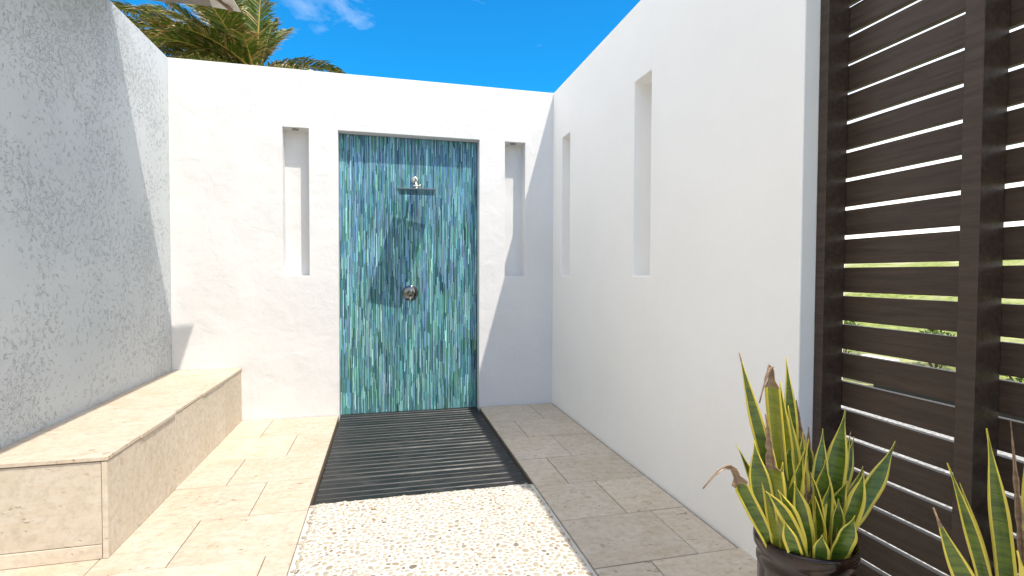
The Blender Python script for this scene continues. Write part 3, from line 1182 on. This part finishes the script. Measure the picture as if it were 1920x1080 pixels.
for k in range(16):          # the crowded middle of the clump
    tx = random.uniform(1445, 1600)
    ty = random.uniform(800, 930)
    L(1440 + (tx - 1440) * 0.8 + random.uniform(-12, 12), random.uniform(-0.05, 0.07), tx, ty, random.uniform(-0.04, 0.07), random.uniform(0.026, 0.044), bow=(random.uniform(-.012, .012), 0, 0), twist=random.uniform(0.1, 1.0), mgn=random.uniform(0.16, 0.3), dry=random.choice([1.1, 1.1, 0.95]))

PC2 = Vector((1.395, 0.80, 0.0))
pot2 = tag(empty('potted_plant', PC2), 'snake plant partly cut off at right edge with a broad brown-tipped leaf leaning left', 'potted plant', 'snake plants in pots by the fence')
make_pot(pot2, 0.158, 0.40)


def L2(bdx, bdy, tpx, tpy, tdy, w, **kw):
    b_ = Vector((PC2.x + bdx, PC2.y + bdy, 0.36))
    t_ = at(tpx, tpy, PC2.y + tdy)
    kw.setdefault('face', FACE + random.uniform(-0.3, 0.3))
    return make_leaf(pot2, b_, t_, w * 0.74, **kw)


L2(-0.06, -0.02, 1750, 952, -0.02, 0.050, bow=(-0.015, 0, 0.0), dry=0.93, twist=0.3, mgn=0.17, face=FACE + 0.2)
L2(-0.04, 0.03, 1776, 868, 0.03, 0.034, bow=(0.02, 0, 0.02), dry=0.985, twist=0.6)
L2(-0.02, 0.05, 1800, 905, 0.06, 0.026, bow=(0.02, 0, 0.02), twist=0.9, mgn=0.3)
L2(0.00, 0.04, 1850, 803, 0.04, 0.046, bow=(0.015, 0, 0.0), twist=0.4, mgn=0.2)
L2(-0.01, -0.05, 1907, 1033, -0.05, 0.046, green=1, mgn=0.2)
L2(0.04, 0.04, 1895, 790, 0.05, 0.016, dry=0.3, bow=(0.01, 0, 0), cup=0.8)
L2(0.06, 0.05, 1932, 778, 0.05, 0.040, dry=0.93)
for k in range(9):
    a = random.uniform(-0.9, 1.4)
    L2(random.uniform(0.0, 0.11), random.uniform(-0.1, 0.09), random.uniform(2010, 2260), random.uniform(830, 1060), random.uniform(-0.08, 0.1), random.uniform(0.03, 0.05))

# ------------------------------------------------------------------ date palm behind the back wall
M_PG = mat_leaf('palm_green', (0.115, 0.170, 0.022), (0.045, 0.085, 0.010), 0.7)
M_PT = mat_leaf('palm_straw', (0.42, 0.30, 0.14), (0.28, 0.19, 0.08), 0.6)
M_PP = mat_leaf('palm_stalk', (0.40, 0.28, 0.06), (0.30, 0.24, 0.06), 0.6)
M_BARK = mat_simple('palm_bark', (0.16, 0.12, 0.085), 0.95, 0, (14, 0.4), (20, 1.0, 0.04))
PY = 9.0
crown = at(474, 140, PY)
palm = tag(empty('palm_tree', (crown.x, crown.y, -0.07)), 'feathery date palm with straw-tipped fronds rising behind the white back wall', 'palm tree')
po = Vector(palm.location)
cz = crown.z + 0.07
bm = bmesh.new()
prof = []
for i in range(60):
    z = i / 59 * (cz - 0.15)
    prof.append((0.24 - 0.05 * i / 59 + 0.022 * (i % 2) + (0.10 * smooth(0.82, 1.0, i / 59)), z))
add_lathe(bm, prof, 18)
obj('trunk', bm, M_BARK, palm)


def frond(tip, arch, lean=0.5, dens=1.0, dry=0.35, hang=0.25, ln_=0.42, side_tilt=0.0):
    """one feather leaf: stalk tube plus two ranks of narrow folded leaflets"""
    base = Vector((random.uniform(-.1, .1), random.uniform(-.1, .1), cz))
    tp = Vector(tip) - po
    ln = (tp - base).length
    hz = Vector((tp.x - base.x, tp.y - base.y, 0))
    c1 = base + (Vector((0, 0, 1)) * arch + (tp - base).normalized() * (1 - arch * 0.5)) * ln * 0.40
    c2 = base.lerp(tp, 0.72) + Vector((0, 0, arch * ln * 0.38))
    n = 26
    pts = [bez(base, c1, c2, tp, i / n) for i in range(n + 1)]
    bm_ = bmesh.new()
    add_tube(bm_, pts, [0.022 * (1 - i / n) ** 1.5 + 0.004 for i in range(n + 1)], 6, True, 2)
    cnt = int(ln * 115 * dens)
    for s in (-1, 1):
        for k in range(cnt):
            t = 0.13 + 0.87 * (k + random.random()) / cnt
            p = bez(base, c1, c2, tp, t)
            q = bez(base, c1, c2, tp, min(1, t + 0.01))
            r0 = bez(base, c1, c2, tp, t - 0.01)
            tg = (q - r0).normalized()
            sd_ = tg.cross(Vector((0, 0, 1)))
            if sd_.length < 0.1:
                sd_ = Vector((1, 0, 0))
            sd_.normalize()
            up_ = sd_.cross(tg).normalized()
            lf = ln_ * (0.45 + 0.9 * math.sin(pi * min(1, t * 0.85 + 0.12))) * random.uniform(0.75, 1.12)
            d = (sd_ * s * random.uniform(0.78, 0.98) + tg * random.uniform(0.60, 0.85) + up_ * random.uniform(0.05, 0.5)).normalized()
            wv = tg.cross(d)
            wv = (d.cross(wv)).normalized() * 0.0085
            wv = (wv + up_ * random.uniform(-.008, .008))
            mid = p + d * lf * 0.55
            end = p + d * lf + Vector((0, 0, -hang * lf * random.uniform(0.5, 1.5))) + Vector((random.uniform(-.012, .012), random.uniform(-.012, .012), 0))
            v0, v1 = bm_.verts.new(p - wv * 0.5), bm_.verts.new(p + wv * 0.5)
            v2, v3 = bm_.verts.new(mid - wv), bm_.verts.new(mid + wv)
            v4 = bm_.verts.new(end)
            straw = random.random() < dry
            f1 = bm_.faces.new((v0, v1, v3, v2))
            f2 = bm_.faces.new((v2, v3, v4))
            f1.material_index = 1 if straw and random.random() < 0.5 else 0
            f2.material_index = 1 if straw else 0
    return obj('frond', bm_, [M_PG, M_PT, M_PP], palm)


fr = [  # tip px, tip py, depth, arch, density, dry
    (642, 140, 9.2, 0.36, 1.0, 0.45), (600, 150, 8.2, 0.30, 0.8, 0.4), (492, -60, 8.9, 0.10, 1.0, 0.15), (540, 58, 9.8, 0.22, 1.0, 0.5), (512, 42, 9.3, 0.15, 1.0, 0.45),
    (452, 62, 8.3, 0.45, 1.0, 0.9), (205, 12, 9.0, 0.22, 1.1, 0.45), (225, 40, 8.6, 0.26, 1.1, 0.5), (262, 66, 8.3, 0.28, 1.1, 0.55),
    (285, 100, 8.8, 0.30, 1.1, 0.6), (318, 118, 8.2, 0.26, 1.1, 0.6), (300, 130, 9.4, 0.28, 1.0, 0.55), (250, -30, 9.2, 0.20, 1.0, 0.4), (300, -60, 9.0, 0.20, 1.0, 0.4), (350, -70, 8.5, 0.2, 1.0, 0.4), (400, -60, 8.2, 0.18, 1.0, 0.4), (440, -80, 9.5, 0.12, 1.0, 0.3),
    (330, 50, 8.2, 0.35, 1.0, 0.6), (270, 20, 10.5, 0.25, 1.0, 0.45), (340, 0, 11.0, 0.2, 1.0, 0.4),
    (312, 84, 9.6, 0.32, 1.0, 0.7), (345, 118, 9.8, 0.34, 1.0, 0.7), (380, 100, 10.2, 0.36, 1.0, 0.7), (290, 45, 8.8, 0.26, 1.0, 0.6), (395, 60, 9.8, 0.3, 1.0, 0.6), (425, 40, 8.4, 0.3, 1.0, 0.6),
    (420, 0, 11.5, 0.2, 1.0, 0.4), (240, 90, 10.6, 0.3, 1.0, 0.45), (360, 104, 8.6, 0.4, 1.0, 0.7), (370, -20, 7.8, 0.3, 1.0, .5),
]
for (px, py, yy, ar, dn, dr) in fr:
    frond(at(px, py, yy), ar, dens=dn, dry=dr * 0.85, ln_=0.28)
for k in range(6):           # shaded older leaves hanging round the far side
    a = random.uniform(0.2, pi - 0.2) if k < 4 else random.uniform(2.4, 3.4)
    frond(crown + Vector((2.2 * cos(a), 2.2 * sin(a), random.uniform(-1.2, -0.3))), 0.4, dry=0.7, ln_=0.34)

# ------------------------------------------------------------------ parasol over the left wall
PX, PYE, PZ = -0.985, 3.99, 3.150        # its inner far corner
S = 3.0
pcx, pcy, apex = PX - S / 2, PYE - S / 2, PZ + 0.75
par = tag(empty('parasol', (pcx, pcy, -0.05)), 'square taupe parasol whose canopy corner shows above the grey wall', 'parasol')
qo = Vector(par.location)
M_CAN = mat_simple('parasol_fabric', (0.27, 0.235, 0.205), 0.9, 0, (8, 0.12), (200, 0.3, 0.002))
M_CANL = mat_simple('parasol_corner_patch', (0.62, 0.58, 0.52), 0.85, 0, (8, 0.1))
M_POLE = mat_simple('parasol_pole_timber', (0.20, 0.12, 0.07), 0.5, 0, (12, 0.2))
cor = [Vector((pcx + S / 2 * a, pcy + S / 2 * b, PZ)) for a, b in ((1, 1), (-1, 1), (-1, -1), (1, -1))]
ap = Vector((pcx, pcy, apex))
for i in range(4):
    a, b = cor[i], cor[(i + 1) % 4]
    bm = bmesh.new()
    n = 10
    rw = []
    for r in range(n + 1):
        t = r / n
        rowv = []
        for k in range(n + 1):
            s = k / n
            p = ap.lerp(a.lerp(b, s), t)
            p.z -= 0.05 * sin(pi * s) * t * 0.5 + 0.06 * sin(pi * t)
            rowv.append(bm.verts.new(p - qo))
        rw.append(rowv)
    for r in range(n):
        for k in range(n):
            if r == 0:
                if k == 0:
                    continue
            bm.faces.new((rw[r][k], rw[r + 1][k], rw[r + 1][k + 1], rw[r][k + 1]))
    bmesh.ops.remove_doubles(bm, verts=bm.verts[:], dist=1e-5)
    o = obj('canopy_panel', bm, M_CAN, par, smooth=True)
    o.modifiers.new('thickness', 'SOLIDIFY').thickness = 0.003
for i in range(4):
    bm = bmesh.new()
    e = cor[i]
    d = (ap - e).normalized()
    add_tube(bm, [ap - qo - Vector((0, 0, 0.05)), e + d * 0.05 - qo - Vector((0, 0, 0.055)), ], 0.012, 6)
    obj('rib', bm, M_POLE, par)
    # lighter patch at the corner
    bm = bmesh.new()
    sx, sy = (1 if e.x > pcx else -1), (1 if e.y > pcy else -1)
    q0 = e - qo + Vector((0, 0, -0.004))
    s_ = 0.17
    p1, p2, p3 = q0 + Vector((-sx * s_, 0, -0.003)), q0 + Vector((-sx * s_, -sy * s_, s_ * 0.5 - 0.010)), q0 + Vector((0, -sy * s_, -0.003))
    up_ = Vector((0, 0, 0.012))
    vs = [bm.verts.new(p) for p in (q0 + Vector((sx * .01, sy * .01, -0.012)), p1, p2, p3)]
    ws = [bm.verts.new(v.co - Vector((0, 0, 0.004))) for v in vs]
    bm.faces.new(vs)
    bm.faces.new(ws[::-1])
    for k in range(4):
        bm.faces.new((vs[k], ws[k], ws[(k + 1) % 4], vs[(k + 1) % 4]))
    obj('corner_patch', bm, M_CANL, par)
bm = bmesh.new()
add_tube(bm, [(0, 0, 0), (0, 0, apex - qo.z + 0.08)], 0.028, 14)
obj('pole', bm, M_POLE, par)
bm = bmesh.new()
add_box(bm, -0.3, 0.3, -0.3, 0.3, 0.0, 0.08)
obj('base', bm, M_GRAVEL, par)

# ------------------------------------------------------------------ things glimpsed through the fence gaps
M_SH = mat_leaf('shrub_leaf', (0.075, 0.13, 0.022), (0.03, 0.07, 0.015), 0.8)
M_SH2 = mat_leaf('shrub_leaf_light', (0.20, 0.25, 0.045), (0.11, 0.17, 0.03), 0.8)


def shrub(x, y, r, hh, light):
    s = empty('shrub', (x, y, 0))
    tag(s, '', 'shrub')
    bm_ = bmesh.new()
    for k in range(520):
        a, el = random.uniform(0, 2 * pi), random.uniform(-0.1, pi / 2)
        rr = r * random.uniform(0.45, 1.0) * (1 + 0.25 * sin(3 * a + x))
        p = Vector((rr * cos(a) * cos(el), rr * sin(a) * cos(el), hh * 0.25 + hh * 0.75 * sin(el) * random.uniform(0.6, 1)))
        d = Vector((random.uniform(-1, 1), random.uniform(-1, 1), random.uniform(-.3, 1))).normalized()
        w = d.cross(Vector((random.uniform(-1, 1), random.uniform(-1, 1), random.uniform(-1, 1)))).normalized() * 0.022
        l_ = random.uniform(0.06, 0.12)
        f = bm_.faces.new([bm_.verts.new(q) for q in (p, p + d * l_ * 0.5 + w, p + d * l_, p + d * l_ * 0.5 - w)])
        f.material_index = 1 if random.random() < light else 0
    obj('foliage', bm_, [M_SH, M_SH2], s)
    bm_ = bmesh.new()
    for k in range(6):
        a = random.uniform(0, 2 * pi)
        add_tube(bm_, [(0, 0, -0.1), (r * .3 * cos(a), r * .3 * sin(a), hh * .4), (r * .7 * cos(a), r * .7 * sin(a), hh * .75)], [0.012, 0.009, 0.004], 5)
    obj('stems', bm_, M_BARK, s)
    return s


for (x, y, r, hh, lt, lab) in [(7.4, 6.9, 0.45, 0.55, 0.5, 'low yellow-green shrub on the grass far beyond the fence, farthest of the row'), (7.6, 5.6, 0.5, 0.5, 0.2, 'low dark green shrub beyond the fence behind the white concrete block'),
                               (7.3, 4.4, 0.5, 0.45, 0.15, 'dense dark green shrub beyond the fence behind the long dark planter box'), (7.7, 3.2, 0.55, 0.5, 0.4, 'mixed light and dark green shrub beyond the fence, nearest of the row')]:
    s = shrub(x, y, r, hh, lt)
    s['label'] = lab
    s['group'] = 'shrubs beyond the fence'
bm = chamfer_box(-0.22, 0.22, -0.22, 0.22, 0, 0.30, 0.012)
o = obj('concrete_block', bm, mat_simple('white_concrete', (0.74, 0.73, 0.71), 0.85, 0, (9, 0.06), (40, 0.4, 0.004)))
o.location = (6.15, 5.35, -0.07)
tag(o, 'white concrete block on the lawn glimpsed through a fence gap', 'block')
pb = tag(empty('planter_box', (6.0, 3.9, -0.07)), 'long low dark timber planter box glimpsed through the fence gaps', 'planter')
M_DKW = mat_simple('black_timber', (0.018, 0.017, 0.016), 0.6, 0, (10, 0.3), (40, 0.4, 0.004))
for (x0, x1, y0, y1) in ((-0.2, -0.17, -1.1, 1.1), (0.17, 0.2, -1.1, 1.1), (-0.168, 0.168, -1.1, -1.07), (-0.168, 0.168, 1.07, 1.1)):
    obj('board', chamfer_box(x0, x1, y0, y1, 0, 0.26, 0.003), M_DKW, pb)
bm = bmesh.new()
add_box(bm, -0.166, 0.166, -1.06, 1.06, 0.01, 0.22)
obj('soil', bm, M_SOIL, pb)
